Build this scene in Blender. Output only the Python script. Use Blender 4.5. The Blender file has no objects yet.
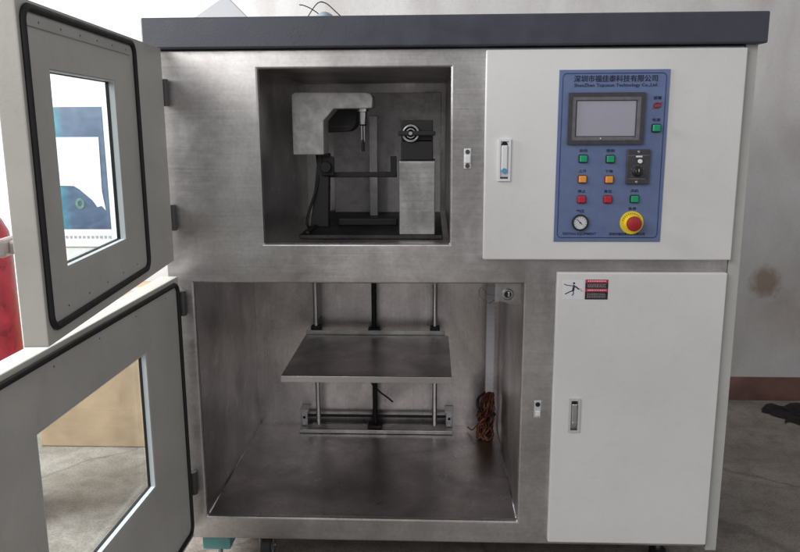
import bpy, bmesh, math, random
from mathutils import Vector, Matrix
random.seed(7)
S = bpy.context.scene
COL = S.collection
R = math.radians

# ------------------------------------------------------------------ camera
cam_d = bpy.data.cameras.new('camera')
cam_d.sensor_width = 36.0
cam_d.lens = 756.295 / 800 * 36.0
cam_d.clip_start = 0.02
cam_d.clip_end = 100
cam = bpy.data.objects.new('camera', cam_d)
COL.objects.link(cam)
yaw, pit, roll = R(2.4484), R(11.2986), R(-0.29668)
F_ = Vector((-math.sin(yaw)*math.cos(pit), math.cos(yaw)*math.cos(pit), -math.sin(pit)))
R_ = Vector((math.cos(yaw), math.sin(yaw), 0))
U_ = R_.cross(F_)
R2 = math.cos(roll)*R_ + math.sin(roll)*U_
U2 = -math.sin(roll)*R_ + math.cos(roll)*U_
m = Matrix((R2, U2, -F_)).transposed().to_4x4()
m.translation = Vector((0, -2.0, 1.24))
cam.matrix_world = m
S.camera = cam

# ------------------------------------------------------------------ world and lamps (indoor daylight)
w = bpy.data.worlds.new('World'); S.world = w; w.use_nodes = True
nt = w.node_tree; nt.nodes.clear()
out = nt.nodes.new('ShaderNodeOutputWorld'); bg = nt.nodes.new('ShaderNodeBackground')
tc = nt.nodes.new('ShaderNodeTexCoord'); nz = nt.nodes.new('ShaderNodeTexNoise'); cr = nt.nodes.new('ShaderNodeValToRGB')
nz.inputs['Scale'].default_value = 1.6; nz.inputs['Detail'].default_value = 1.0
cr.color_ramp.elements[0].position = 0.36; cr.color_ramp.elements[0].color = (0.24, 0.235, 0.235, 1)
cr.color_ramp.elements[1].position = 0.66; cr.color_ramp.elements[1].color = (1.0, 1.0, 1.04, 1)
nt.links.new(tc.outputs['Generated'], nz.inputs['Vector'])
nt.links.new(nz.outputs['Fac'], cr.inputs['Fac'])
nt.links.new(cr.outputs['Color'], bg.inputs['Color'])
bg.inputs['Strength'].default_value = 0.74
nt.links.new(bg.outputs['Background'], out.inputs['Surface'])

def area(name, loc, target, sx, sy, power, color):
    d = bpy.data.lights.new(name, 'AREA'); d.shape = 'RECTANGLE'; d.size = sx; d.size_y = sy
    d.energy = power; d.color = color
    o = bpy.data.objects.new(name, d); COL.objects.link(o); o.location = loc
    o.rotation_euler = (Vector(target) - Vector(loc)).to_track_quat('-Z', 'Y').to_euler()
    return o
area('window_light', (-2.9, -0.15, 2.1), (-1.25, 0.75, 0.0), 1.5, 1.4, 200, (0.96, 0.98, 1.0))
area('room_light', (-2.0, -3.0, 2.6), (0.1, 0.0, 0.8), 2.2, 1.7, 60, (1.0, 0.98, 0.96))
S.view_settings.view_transform = 'Standard'
S.view_settings.look = 'None'
S.view_settings.exposure = 0.0
S.view_settings.gamma = 1.0
S.cycles.max_bounces = 10

# ------------------------------------------------------------------ materials
def newmat(name):
    mt = bpy.data.materials.new(name); mt.use_nodes = True
    b = mt.node_tree.nodes['Principled BSDF']
    return mt, mt.node_tree, b

def noise(nt, scale=(1, 1, 1), s=5.0, detail=4.0, dist=0.0):
    t = nt.nodes.new('ShaderNodeTexCoord'); mp = nt.nodes.new('ShaderNodeMapping'); n = nt.nodes.new('ShaderNodeTexNoise')
    mp.inputs['Scale'].default_value = scale
    n.inputs['Scale'].default_value = s; n.inputs['Detail'].default_value = detail; n.inputs['Distortion'].default_value = dist
    nt.links.new(t.outputs['Object'], mp.inputs['Vector']); nt.links.new(mp.outputs['Vector'], n.inputs['Vector'])
    return n

def ramp(nt, src, p0, c0, p1, c1):
    r = nt.nodes.new('ShaderNodeValToRGB')
    r.color_ramp.elements[0].position = p0; r.color_ramp.elements[1].position = p1
    r.color_ramp.elements[0].color = c0 if len(c0) == 4 else (*c0, 1)
    r.color_ramp.elements[1].color = c1 if len(c1) == 4 else (*c1, 1)
    nt.links.new(src, r.inputs['Fac'])
    return r

def mult(nt, a, b, fac=1.0):
    x = nt.nodes.new('ShaderNodeMix'); x.data_type = 'RGBA'; x.blend_type = 'MULTIPLY'
    x.inputs['Factor'].default_value = fac
    nt.links.new(a, x.inputs['A']); nt.links.new(b, x.inputs['B'])
    return x.outputs['Result']

def paint(name, col, rough=0.45, var=0.12, bump=0.02, s=9.0, metal=0.0, spec=0.5, fine=90.0):
    mt, nt, b = newmat(name)
    n = noise(nt, s=s, detail=6, dist=0.4)
    lo = tuple(c*(1-var) for c in col); hi = tuple(min(1, c*(1+var*0.6)) for c in col)
    r = ramp(nt, n.outputs['Fac'], 0.3, lo, 0.7, hi)
    nt.links.new(r.outputs['Color'], b.inputs['Base Color'])
    rr = ramp(nt, n.outputs['Fac'], 0.3, (max(0.03, rough-0.08),)*3, 0.7, (min(1, rough+0.1),)*3)
    nt.links.new(rr.outputs['Color'], b.inputs['Roughness'])
    b.inputs['Metallic'].default_value = metal
    b.inputs['Specular IOR Level'].default_value = spec
    if bump:
        n2 = noise(nt, s=fine, detail=3)
        bp = nt.nodes.new('ShaderNodeBump'); bp.inputs['Strength'].default_value = bump*10; bp.inputs['Distance'].default_value = 0.0006
        nt.links.new(n2.outputs['Fac'], bp.inputs['Height']); nt.links.new(bp.outputs['Normal'], b.inputs['Normal'])
    return mt

def steel(name, lo, hi, rough=0.34, brush=(1.5, 1.5, 160), smear=2.6, grain=0.35, bump=0.25):
    """brushed stainless sheet: fine grain along one axis, hand smears, water marks"""
    mt, nt, b = newmat(name)
    b.inputs['Metallic'].default_value = 1.0
    g = noise(nt, scale=brush, s=3.0, detail=5)
    gr = ramp(nt, g.outputs['Fac'], 0.25, (1-grain,)*3, 0.75, (1.0,)*3)
    sm = noise(nt, scale=(1, 1, 0.7), s=smear, detail=7, dist=0.9)
    sr = ramp(nt, sm.outputs['Fac'], 0.32, lo, 0.68, hi)
    fn = noise(nt, s=95, detail=6, dist=0.6); fr_ = ramp(nt, fn.outputs['Fac'], 0.34, (0.90,)*3, 0.60, (1.0,)*3)
    mm = noise(nt, s=17, detail=8, dist=1.6); mr_ = ramp(nt, mm.outputs['Fac'], 0.36, (0.945, 0.935, 0.93), 0.58, (1.0,)*3)
    cc = mult(nt, sr.outputs['Color'], gr.outputs['Color']); cc = mult(nt, cc, fr_.outputs['Color']); cc = mult(nt, cc, mr_.outputs['Color'])
    nt.links.new(cc, b.inputs['Base Color'])
    sm2 = noise(nt, scale=(1, 1, 1), s=smear*4.5, detail=8, dist=1.5)
    ad = nt.nodes.new('ShaderNodeMath'); ad.operation = 'MULTIPLY_ADD'
    ad.inputs[1].default_value = 0.30; ad.inputs[2].default_value = rough-0.15
    nt.links.new(sm2.outputs['Fac'], ad.inputs[0])
    ad2 = nt.nodes.new('ShaderNodeMath'); ad2.operation = 'MULTIPLY_ADD'; ad2.inputs[1].default_value = 0.16
    nt.links.new(g.outputs['Fac'], ad2.inputs[0]); nt.links.new(ad.outputs[0], ad2.inputs[2])
    nt.links.new(ad2.outputs[0], b.inputs['Roughness'])
    bp = nt.nodes.new('ShaderNodeBump'); bp.inputs['Strength'].default_value = bump; bp.inputs['Distance'].default_value = 0.0004
    nt.links.new(g.outputs['Fac'], bp.inputs['Height'])
    lw = noise(nt, s=2.2, detail=1)
    bp2 = nt.nodes.new('ShaderNodeBump'); bp2.inputs['Strength'].default_value = 0.35; bp2.inputs['Distance'].default_value = 0.012
    nt.links.new(lw.outputs['Fac'], bp2.inputs['Height']); nt.links.new(bp.outputs['Normal'], bp2.inputs['Normal'])
    nt.links.new(bp2.outputs['Normal'], b.inputs['Normal'])
    return mt

M = {}
M['frame_steel'] = steel('stainless_front', (0.43, 0.415, 0.41), (0.80, 0.785, 0.78), 0.33, brush=(1.5, 1.5, 90), grain=0.12, smear=2.6, bump=0.08)
M['liner_steel'] = steel('stainless_liner', (0.42, 0.40, 0.395), (0.84, 0.80, 0.79), 0.25, brush=(60, 60, 1.2), smear=3.4, grain=0.15, bump=0.12)
M['shelf_steel'] = steel('stainless_shelf', (0.44, 0.415, 0.415), (0.84, 0.80, 0.80), 0.27, brush=(1.2, 90, 1.2), smear=5, grain=0.15, bump=0.12)
M['bright_steel'] = steel('machined_steel', (0.40, 0.39, 0.39), (0.74, 0.73, 0.73), 0.30, brush=(1.5, 1.5, 60), smear=9, grain=0.12, bump=0.1)
M['rod_steel'] = paint('ground_rod', (0.62, 0.62, 0.63), 0.22, 0.1, 0.0, metal=1.0)
M['plate_steel'] = steel('mounting_plate_steel', (0.62, 0.60, 0.61), (0.84, 0.82, 0.83), 0.46, smear=6, grain=0.12, bump=0.1)
M['dark_steel'] = steel('dark_base_steel', (0.06, 0.06, 0.063), (0.12, 0.117, 0.12), 0.5, smear=8)
M['cast'] = paint('cast_aluminium', (0.54, 0.54, 0.525), 0.42, 0.34, 0.08, s=34, fine=160)
M['cap'] = paint('slate_cap_paint', (0.052, 0.056, 0.075), 0.42, 0.16, 0.04, s=14, fine=220)
M['white'] = paint('white_powder_coat', (0.76, 0.757, 0.75), 0.30, 0.09, 0.045, s=2.2, fine=320)
M['post'] = paint('pale_grey_green_post', (0.50, 0.505, 0.475), 0.42, 0.08, 0.03, s=5)
M['door'] = paint('warm_grey_door_paint', (0.50, 0.487, 0.45), 0.40, 0.08, 0.04, s=7, fine=220)
M['reveal'] = paint('pale_aluminium_bead', (0.62, 0.66, 0.68), 0.4, 0.06, 0.0)
M['strip'] = paint('thin_metal_trim', (0.44, 0.43, 0.41), 0.4, 0.1, 0.0)
M['rubber'] = paint('black_rubber', (0.012, 0.012, 0.013), 0.6, 0.2, 0.04, s=30)
M['black'] = paint('black_enamel', (0.012, 0.012, 0.013), 0.5, 0.2, 0.0)
M['black_matt'] = paint('matt_black', (0.03, 0.03, 0.032), 0.6, 0.2, 0.05)
M['hole'] = paint('dark_recess', (0.01, 0.01, 0.01), 0.8, 0.1, 0.0)
M['chrome'] = paint('chrome', (0.75, 0.75, 0.76), 0.18, 0.05, 0.0, metal=1.0)
M['zinc'] = paint('zinc_plate', (0.52, 0.52, 0.53), 0.35, 0.25, 0.0, s=40, metal=1.0)
M['hinge'] = paint('hinge_dark_metal', (0.10, 0.10, 0.10), 0.4, 0.2, 0.0, metal=0.6)
M['panel'] = paint('blue_membrane_panel', (0.135, 0.185, 0.345), 0.4, 0.07, 0.02, s=40)
M['panel_line'] = paint('navy_ink', (0.02, 0.03, 0.12), 0.5, 0.05, 0.0)
M['ink'] = paint('dark_ink', (0.012, 0.016, 0.05), 0.5, 0.05, 0.0)
M['bezel'] = paint('screen_bezel', (0.055, 0.053, 0.062), 0.35, 0.15, 0.0, s=60)
M['bezel2'] = paint('screen_bezel_step', (0.16, 0.155, 0.17), 0.3, 0.15, 0.0, s=60)
M['screen'] = paint('unlit_screen_film', (0.37, 0.365, 0.43), 0.2, 0.02, 0.0, s=8)
M['green'] = paint('green_button_cap', (0.01, 0.34, 0.15), 0.35, 0.1, 0.0)
M['orange'] = paint('orange_button_cap', (0.80, 0.33, 0.05), 0.35, 0.1, 0.0)
M['red'] = paint('red_button_cap', (0.50, 0.02, 0.05), 0.35, 0.1, 0.0)
M['estop_red'] = paint('mushroom_red', (0.36, 0.016, 0.02), 0.38, 0.1, 0.0)
M['yellow'] = paint('estop_yellow', (0.85, 0.66, 0.03), 0.4, 0.05, 0.0)
M['dial'] = paint('gauge_face_white', (0.66, 0.68, 0.70), 0.35, 0.05, 0.0)
M['amber'] = paint('darkred_bezel', (0.22, 0.03, 0.02), 0.4, 0.1, 0.0)
M['blue_dot'] = paint('blue_key_cap', (0.10, 0.36, 0.62), 0.35, 0.1, 0.0)
M['label_white'] = paint('sticker_white', (0.78, 0.79, 0.80), 0.35, 0.03, 0.0)
M['label_red'] = paint('sticker_red', (0.55, 0.03, 0.07), 0.35, 0.15, 0.0, s=60)
M['label_dark'] = paint('sticker_dark', (0.025, 0.02, 0.03), 0.35, 0.2, 0.0, s=60)
M['label_grey'] = paint('sticker_small_print', (0.30, 0.27, 0.29), 0.5, 0.3, 0.0, s=200)
M['teal'] = paint('teal_foot_paint', (0.13, 0.36, 0.35), 0.5, 0.2, 0.05, s=30)
M['pvc'] = paint('grey_white_conduit', (0.74, 0.74, 0.80), 0.4, 0.1, 0.0)
M['wire_red'] = paint('red_wire', (0.16, 0.018, 0.016), 0.4, 0.2, 0.0)
M['wire_brown'] = paint('brown_wire', (0.20, 0.075, 0.035), 0.4, 0.2, 0.0)
M['wire_yellow'] = paint('yellow_wire', (0.14, 0.09, 0.03), 0.4, 0.2, 0.0)
M['wire_white'] = paint('white_wire', (0.6, 0.6, 0.6), 0.4, 0.1, 0.0)
M['bottle'] = paint('red_cylinder_paint', (0.34, 0.018, 0.032), 0.33, 0.4, 0.05, s=26)
M['handle'] = paint('worn_cast_handle', (0.42, 0.36, 0.35), 0.4, 0.2, 0.0)
M['board'] = paint('cardboard', (0.40, 0.29, 0.185), 0.8, 0.2, 0.08, s=9, fine=60)
M['paper'] = paint('white_paper', (0.56, 0.57, 0.58), 0.7, 0.03, 0.0)
M['greywhite'] = paint('pale_grey_sheet', (0.55, 0.56, 0.57), 0.5, 0.05, 0.0)
M['cloth'] = paint('dark_cloth', (0.014, 0.010, 0.010), 0.95, 0.3, 0.08, s=20)
M['blue_grey'] = paint('bluish_plug', (0.30, 0.38, 0.44), 0.4, 0.2, 0.0)

# thin window glass
for key, lo_ in (('white', 0.965), ('door', 0.93), ('post', 0.92)):
    nt = M[key].node_tree; b = nt.nodes['Principled BSDF']; src = b.inputs['Base Color'].links[0].from_socket
    sp = noise(nt, s=26, detail=9, dist=1.2); sr = ramp(nt, sp.outputs['Fac'], 0.26, (lo_, lo_, lo_*0.985), 0.46, (1, 1, 1))
    nt.links.new(mult(nt, src, sr.outputs['Color']), b.inputs['Base Color'])

mt, nt, b = newmat('thin_glass'); nt.nodes.remove(b)
o_ = nt.nodes['Material Output']; tr = nt.nodes.new('ShaderNodeBsdfTransparent'); gl = nt.nodes.new('ShaderNodeBsdfGlossy')
mx = nt.nodes.new('ShaderNodeMixShader'); lwt = nt.nodes.new('ShaderNodeLayerWeight'); lwt.inputs['Blend'].default_value = 0.5
pw = nt.nodes.new('ShaderNodeMath'); pw.operation = 'POWER'; pw.inputs[1].default_value = 5.0
fr = nt.nodes.new('ShaderNodeMath'); fr.operation = 'MULTIPLY_ADD'; fr.inputs[1].default_value = 0.5; fr.inputs[2].default_value = 0.03
nt.links.new(lwt.outputs['Facing'], pw.inputs[0]); nt.links.new(pw.outputs[0], fr.inputs[0])
tr.inputs['Color'].default_value = (0.93, 0.965, 0.96, 1); gl.inputs['Roughness'].default_value = 0.02
nt.links.new(fr.outputs[0], mx.inputs['Fac']); nt.links.new(tr.outputs[0], mx.inputs[1]); nt.links.new(gl.outputs[0], mx.inputs[2])
nt.links.new(mx.outputs[0], o_.inputs['Surface'])
M['glass'] = mt

# wall plaster with stains
mt, nt, b = newmat('stained_plaster')
n = noise(nt, s=1.3, detail=9, dist=0.6)
r = ramp(nt, n.outputs['Fac'], 0.3, (0.48, 0.465, 0.455), 0.72, (0.64, 0.63, 0.62))
t = nt.nodes.new('ShaderNodeTexCoord')
def blob(cx, cz, rad, sx=1.0):
    mp = nt.nodes.new('ShaderNodeMapping'); mp.inputs['Location'].default_value = (-cx*sx, 0, -cz); mp.inputs['Scale'].default_value = (sx, 0, 1)
    n2 = noise(nt, s=16, detail=8, dist=1.0); v = nt.nodes.new('ShaderNodeVectorMath'); v.operation = 'LENGTH'
    nt.links.new(t.outputs['Object'], mp.inputs['Vector']); nt.links.new(mp.outputs['Vector'], v.inputs[0])
    a = nt.nodes.new('ShaderNodeMath'); a.operation = 'MULTIPLY_ADD'; a.inputs[1].default_value = rad*1.6
    nt.links.new(n2.outputs['Fac'], a.inputs[0]); nt.links.new(v.outputs['Value'], a.inputs[2])
    return a.outputs[0]
bl = ramp(nt, blob(1.558, 0.515, 0.042), 0.075, (0.60, 0.50, 0.41), 0.12, (1, 1, 1))
bl2 = ramp(nt, blob(1.71, 0.35, 0.12, 0.7), 0.10, (0.78, 0.70, 0.64), 0.26, (1, 1, 1))
nlow = noise(nt, scale=(1, 1, 0.45), s=3.2, detail=8, dist=1.0)
st = ramp(nt, nlow.outputs['Fac'], 0.33, (0.78, 0.755, 0.74), 0.56, (1, 1, 1))
c = mult(nt, r.outputs['Color'], bl.outputs['Color']); c = mult(nt, c, bl2.outputs['Color'], 0.8); c = mult(nt, c, st.outputs['Color'], 0.75)
n6 = noise(nt, s=70, detail=7); r6 = ramp(nt, n6.outputs['Fac'], 0.34, (0.955, 0.95, 0.945), 0.5, (1, 1, 1)); c = mult(nt, c, r6.outputs['Color'])
nt.links.new(c, b.inputs['Base Color']); b.inputs['Roughness'].default_value = 0.85
n3 = noise(nt, s=45, detail=5); bp = nt.nodes.new('ShaderNodeBump'); bp.inputs['Strength'].default_value = 0.3; bp.inputs['Distance'].default_value = 0.003
nt.links.new(n3.outputs['Fac'], bp.inputs['Height']); nt.links.new(bp.outputs['Normal'], b.inputs['Normal'])
M['wall'] = mt
M['skirt'] = paint('brown_red_skirting_paint', (0.17, 0.085, 0.07), 0.7, 0.45, 0.1, s=7)

# concrete floor
mt, nt, b = newmat('worn_concrete')
n = noise(nt, s=2.0, detail=10, dist=0.8); r = ramp(nt, n.outputs['Fac'], 0.3, (0.205, 0.18, 0.155), 0.7, (0.33, 0.30, 0.27))
n2 = noise(nt, s=17, detail=10, dist=0.5); r2 = ramp(nt, n2.outputs['Fac'], 0.3, (0.72, 0.70, 0.68), 0.6, (1, 1, 1))
n4 = noise(nt, s=130, detail=6); r4 = ramp(nt, n4.outputs['Fac'], 0.36, (0.62, 0.60, 0.58), 0.56, (1, 1, 1))
v4 = nt.nodes.new('ShaderNodeTexVoronoi'); v4.feature = 'DISTANCE_TO_EDGE'; v4.inputs['Scale'].default_value = 1.1
n5 = noise(nt, s=3, detail=6); mxv = nt.nodes.new('ShaderNodeMix'); mxv.data_type = 'RGBA'; mxv.inputs['Factor'].default_value = 0.18
t5 = nt.nodes.new('ShaderNodeTexCoord'); nt.links.new(t5.outputs['Object'], mxv.inputs['A']); nt.links.new(n5.outputs['Color'], mxv.inputs['B'])
nt.links.new(mxv.outputs['Result'], v4.inputs['Vector']); r5 = ramp(nt, v4.outputs['Distance'], 0.002, (0.55, 0.53, 0.51), 0.010, (1, 1, 1))
cf = mult(nt, r.outputs['Color'], r2.outputs['Color']); cf = mult(nt, cf, r4.outputs['Color'], 0.8); cf = mult(nt, cf, r5.outputs['Color'], 0.7)
nt.links.new(cf, b.inputs['Base Color'])
rr = ramp(nt, n.outputs['Fac'], 0.3, (0.38,)*3, 0.7, (0.62,)*3); nt.links.new(rr.outputs['Color'], b.inputs['Roughness'])
bp = nt.nodes.new('ShaderNodeBump'); bp.inputs['Strength'].default_value = 0.3; bp.inputs['Distance'].default_value = 0.002
nt.links.new(n2.outputs['Fac'], bp.inputs['Height']); nt.links.new(bp.outputs['Normal'], b.inputs['Normal'])
M['floor'] = mt

# ------------------------------------------------------------------ mesh builder
class MB:
    def __init__(s): s.bm = bmesh.new(); s.mats = []; s.mi = 0
    def use(s, key):
        if key not in s.mats: s.mats.append(key)
        s.mi = s.mats.index(key); return s
    def _tag(s, faces, smooth=False):
        for f in faces: f.material_index = s.mi; f.smooth = smooth
    def box(s, x0, x1, y0, y1, z0, z1, bev=0.0, seg=2):
        vs = [s.bm.verts.new(p) for p in ((x0,y0,z0),(x1,y0,z0),(x1,y1,z0),(x0,y1,z0),(x0,y0,z1),(x1,y0,z1),(x1,y1,z1),(x0,y1,z1))]
        fs = [s.bm.faces.new([vs[i] for i in q]) for q in ((3,2,1,0),(4,5,6,7),(0,1,5,4),(1,2,6,5),(2,3,7,6),(3,0,4,7))]
        s._tag(fs)
        if bev > 0:
            es = list({e for f in fs for e in f.edges})
            r = bmesh.ops.bevel(s.bm, geom=es, offset=bev, segments=seg, affect='EDGES', profile=0.5)
            s._tag(r['faces'])
        return s
    def prism(s, pts, y0, y1, axis='y', bev=0.0):
        """outline (a,b) extruded along axis"""
        def P(a, b, c): return (a, c, b) if axis == 'y' else ((c, a, b) if axis == 'x' else (a, b, c))
        A = [s.bm.verts.new(P(a, b, y0)) for a, b in pts]; B = [s.bm.verts.new(P(a, b, y1)) for a, b in pts]
        n = len(pts); fs = [s.bm.faces.new(A), s.bm.faces.new(B[::-1])]
        for i in range(n): fs.append(s.bm.faces.new((A[i], B[i], B[(i+1) % n], A[(i+1) % n])))
        s._tag(fs); bmesh.ops.recalc_face_normals(s.bm, faces=fs)
        if bev > 0:
            es = list({e for f in fs for e in f.edges})
            r = bmesh.ops.bevel(s.bm, geom=es, offset=bev, segments=2, affect='EDGES', profile=0.5); s._tag(r['faces'])
        return s
    def lathe(s, c, axis, prof, seg=32):
        """prof: list of (radius, position along axis)"""
        ax = Vector(axis).normalized(); t = Vector((0, 0, 1)) if abs(ax.z) < 0.9 else Vector((1, 0, 0))
        u = ax.cross(t).normalized(); v = ax.cross(u); c = Vector(c); rings = []
        for r, h in prof:
            if r < 1e-6: rings.append([s.bm.verts.new(c + ax*h)])
            else: rings.append([s.bm.verts.new(c + ax*h + (u*math.cos(a) + v*math.sin(a))*r) for a in [2*math.pi*i/seg for i in range(seg)]])
        fs = []
        for a, b in zip(rings, rings[1:]):
            if len(a) == 1 and len(b) == 1: continue
            for i in range(seg):
                j = (i+1) % seg
                if len(a) == 1: fs.append(s.bm.faces.new((a[0], b[j], b[i])))
                elif len(b) == 1: fs.append(s.bm.faces.new((a[i], a[j], b[0])))
                else: fs.append(s.bm.faces.new((a[i], a[j], b[j], b[i])))
        for q in (rings[0], rings[-1]):
            if len(q) > 1: fs.append(s.bm.faces.new(q))
        s._tag(fs, True); bmesh.ops.recalc_face_normals(s.bm, faces=fs)
        for f in fs:
            for e in f.edges:
                if len(e.link_faces) == 2 and e.calc_face_angle(0) > 0.6: e.smooth = False
        return s
    def cyl(s, c, axis, r, h, seg=28, ch=0.0):
        ch = ch or min(r, h)*0.08
        return s.lathe(c, axis, [(0, 0), (r-ch, 0), (r, ch), (r, h-ch), (r-ch, h), (0, h)], seg)
    def tube(s, pts, r, seg=8, closed=False, sq=1.0):
        pts = [Vector(p) for p in pts]; n = len(pts); rings = []; prev = None
        for i, p in enumerate(pts):
            d = (pts[(i+1) % n] - pts[i-1]) if closed else (pts[min(i+1, n-1)] - pts[max(i-1, 0)])
            d.normalize()
            if prev is None:
                t = Vector((0, 1, 0)) if abs(d.y) < 0.8 else Vector((0, 0, 1)); u = (t - d*t.dot(d)).normalized()
            else: u = (prev - d*prev.dot(d)).normalized()
            prev = u; v = d.cross(u)
            rings.append([s.bm.verts.new(p + u*math.cos(a)*r*sq + v*math.sin(a)*r) for a in [2*math.pi*k/seg for k in range(seg)]])
        fs = []; rg = list(zip(rings, rings[1:])) + ([(rings[-1], rings[0])] if closed else [])
        for a, b in rg:
            for k in range(seg): fs.append(s.bm.faces.new((a[k], a[(k+1) % seg], b[(k+1) % seg], b[k])))
        if not closed: fs += [s.bm.faces.new(rings[0][::-1]), s.bm.faces.new(rings[-1])]
        s._tag(fs, True); bmesh.ops.recalc_face_normals(s.bm, faces=fs); return s
    def holed(s, x0, x1, z0, z1, holes, y0, y1):
        """slab in x,z with rectangular holes (hx0,hx1,hz0,hz1)"""
        xs = sorted({x0, x1, *[h[0] for h in holes], *[h[1] for h in holes]}); zs = sorted({z0, z1, *[h[2] for h in holes], *[h[3] for h in holes]})
        inh = lambda a, b: any(h[0] < a < h[1] and h[2] < b < h[3] for h in holes)
        G = {}
        def V(i, j, k):
            if (i, j, k) not in G: G[i, j, k] = s.bm.verts.new((xs[i], (y0, y1)[k], zs[j]))
            return G[i, j, k]
        nx, nz = len(xs)-1, len(zs)-1
        solid = lambda i, j: 0 <= i < nx and 0 <= j < nz and not inh((xs[i]+xs[i+1])/2, (zs[j]+zs[j+1])/2)
        fs = []
        for i in range(nx):
            for j in range(nz):
                if not solid(i, j): continue
                fs.append(s.bm.faces.new((V(i,j,0), V(i+1,j,0), V(i+1,j+1,0), V(i,j+1,0))))
                fs.append(s.bm.faces.new((V(i,j+1,1), V(i+1,j+1,1), V(i+1,j,1), V(i,j,1))))
                for di, dj, a, b in ((-1,0,(i,j+1),(i,j)), (1,0,(i+1,j),(i+1,j+1)), (0,-1,(i,j),(i+1,j)), (0,1,(i+1,j+1),(i,j+1))):
                    if not solid(i+di, j+dj): fs.append(s.bm.faces.new((V(*a,0), V(*a,1), V(*b,1), V(*b,0))))
        s._tag(fs); bmesh.ops.recalc_face_normals(s.bm, faces=fs); return s
    def ring(s, x0, x1, z0, z1, wd, y0, y1):
        return s.holed(x0, x1, z0, z1, [(x0+wd, x1-wd, z0+wd, z1-wd)], y0, y1)

WO = {}
def link(o, parent, base=(0, 0, 0)):
    COL.objects.link(o)
    if parent: o.parent = parent
def build(name, mb, parent=None, mat=None, local=False, bevel=0.0, base=None, seg=2):
    """one mesh object; coordinates in mb are world ones unless local"""
    off = Vector((0, 0, 0))
    if parent is not None and not local: off = WO[parent.name]
    if parent is None and base is not None: off = Vector(base)
    if off.length: bmesh.ops.translate(mb.bm, verts=mb.bm.verts, vec=-off)
    me = bpy.data.meshes.new(name); mb.bm.to_mesh(me); mb.bm.free()
    for k in (mb.mats or [mat]): me.materials.append(M[k])
    o = bpy.data.objects.new(name, me); link(o, parent)
    if parent is None and base is not None: o.location = base
    WO[o.name] = off.copy()
    if bevel:
        md = o.modifiers.new('bevel', 'BEVEL'); md.width = bevel; md.segments = seg; md.limit_method = 'ANGLE'; md.angle_limit = R(40)
    return o
def tag(o, label, cat, group=None, kind=None):
    o['label'] = label
    o['category'] = cat
    if group: o['group'] = group
    if kind: o['kind'] = kind
    return o
def thing(name, loc, label, cat):
    o = bpy.data.objects.new(name, None); COL.objects.link(o); o.location = loc; o.empty_display_size = 0.1
    WO[o.name] = Vector(loc); return tag(o, label, cat)
def rrect(x0, x1, z0, z1, rad, y, n=6):
    p = []
    for cx, cz, a0 in ((x1-rad, z1-rad, 0), (x0+rad, z1-rad, 90), (x0+rad, z0+rad, 180), (x1-rad, z0+rad, 270)):
        for k in range(n+1):
            a = R(a0 + 90*k/n); p.append((cx + rad*math.cos(a), y, cz + rad*math.sin(a)))
    return p
def spline(ctrl, n=8):
    P = [Vector(c) for c in ctrl]; P = [P[0]] + P + [P[-1]]; o = []
    for i in range(1, len(P)-2):
        for k in range(n):
            t = k/n; a, b_, c_, d = P[i-1:i+3]
            o.append(0.5*((2*b_) + (c_-a)*t + (2*a-5*b_+4*c_-d)*t*t + (3*b_-a-3*c_+d)*t**3))
    o.append(P[-2]); return o
def text(name, s, x, y, z, h, width, parent, mat, align='CENTER'):
    """raised lettering facing -y, converted to a mesh"""
    cu = bpy.data.curves.new(name, 'FONT'); cu.body = s; cu.size = h; cu.extrude = 0.0002; bold = any(ord(ch) > 255 for ch in s); cu.offset = 0.0 if bold else h*0.014; cu.align_x = 'CENTER'; cu.align_y = 'CENTER'
    cu.resolution_u = 2
    t = bpy.data.objects.new('tmp', cu); COL.objects.link(t)
    bpy.context.view_layer.update()
    me = bpy.data.meshes.new_from_object(t.evaluated_get(bpy.context.evaluated_depsgraph_get()))
    bpy.data.objects.remove(t)
    xs = [v.co.x for v in me.vertices]; wd = max(xs)-min(xs)
    k = width/wd if width else 1
    ys = [v.co.y for v in me.vertices]; mx_, my_ = (max(xs)+min(xs))/2, (max(ys)+min(ys))/2
    off = WO[parent.name]
    for v in me.vertices:
        a, b_, c_ = v.co
        v.co = Vector((x + (a-mx_)*k, y - c_, z + (b_-my_))) - off
    if bold:                                        # heavier strokes: the same glyphs once more, a hair to the side and behind
        b2 = bmesh.new(); b2.from_mesh(me); g0 = list(b2.verts) + list(b2.edges) + list(b2.faces)
        for sx, sz, sy in ((h*0.035, 0, 0.00003), (0, h*0.03, 0.00006)):
            q = bmesh.ops.duplicate(b2, geom=g0); bmesh.ops.translate(b2, verts=[v for v in q['geom'] if isinstance(v, bmesh.types.BMVert)], vec=(sx, sy, sz))
        b2.to_mesh(me); b2.free()
    me.name = name; me.materials.clear(); me.materials.append(M[mat])
    o = bpy.data.objects.new(name, me); link(o, parent); WO[o.name] = off.copy(); return o

# ------------------------------------------------------------------ setting
FZ = -0.07          # floor height
mb = MB().use('floor'); mb.box(-7, 7, -6, 1.7, FZ-0.1, FZ)
tag(build('floor', mb, None, 'floor'), 'worn brownish grey concrete floor under the cabinet', 'floor', kind='structure')
mb = MB().use('wall'); mb.box(-7, 7, 1.531, 1.7, FZ, 4.0)
tag(build('wall', mb), 'stained off white plaster wall behind the cabinet', 'wall', kind='structure')
mb = MB().use('skirt'); mb.box(-7, 7, 1.523, 1.5305, FZ+0.002, 0.046)
tag(build('skirting', mb), 'brown red painted skirting band at the foot of the plaster wall', 'skirting', kind='structure')

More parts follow.
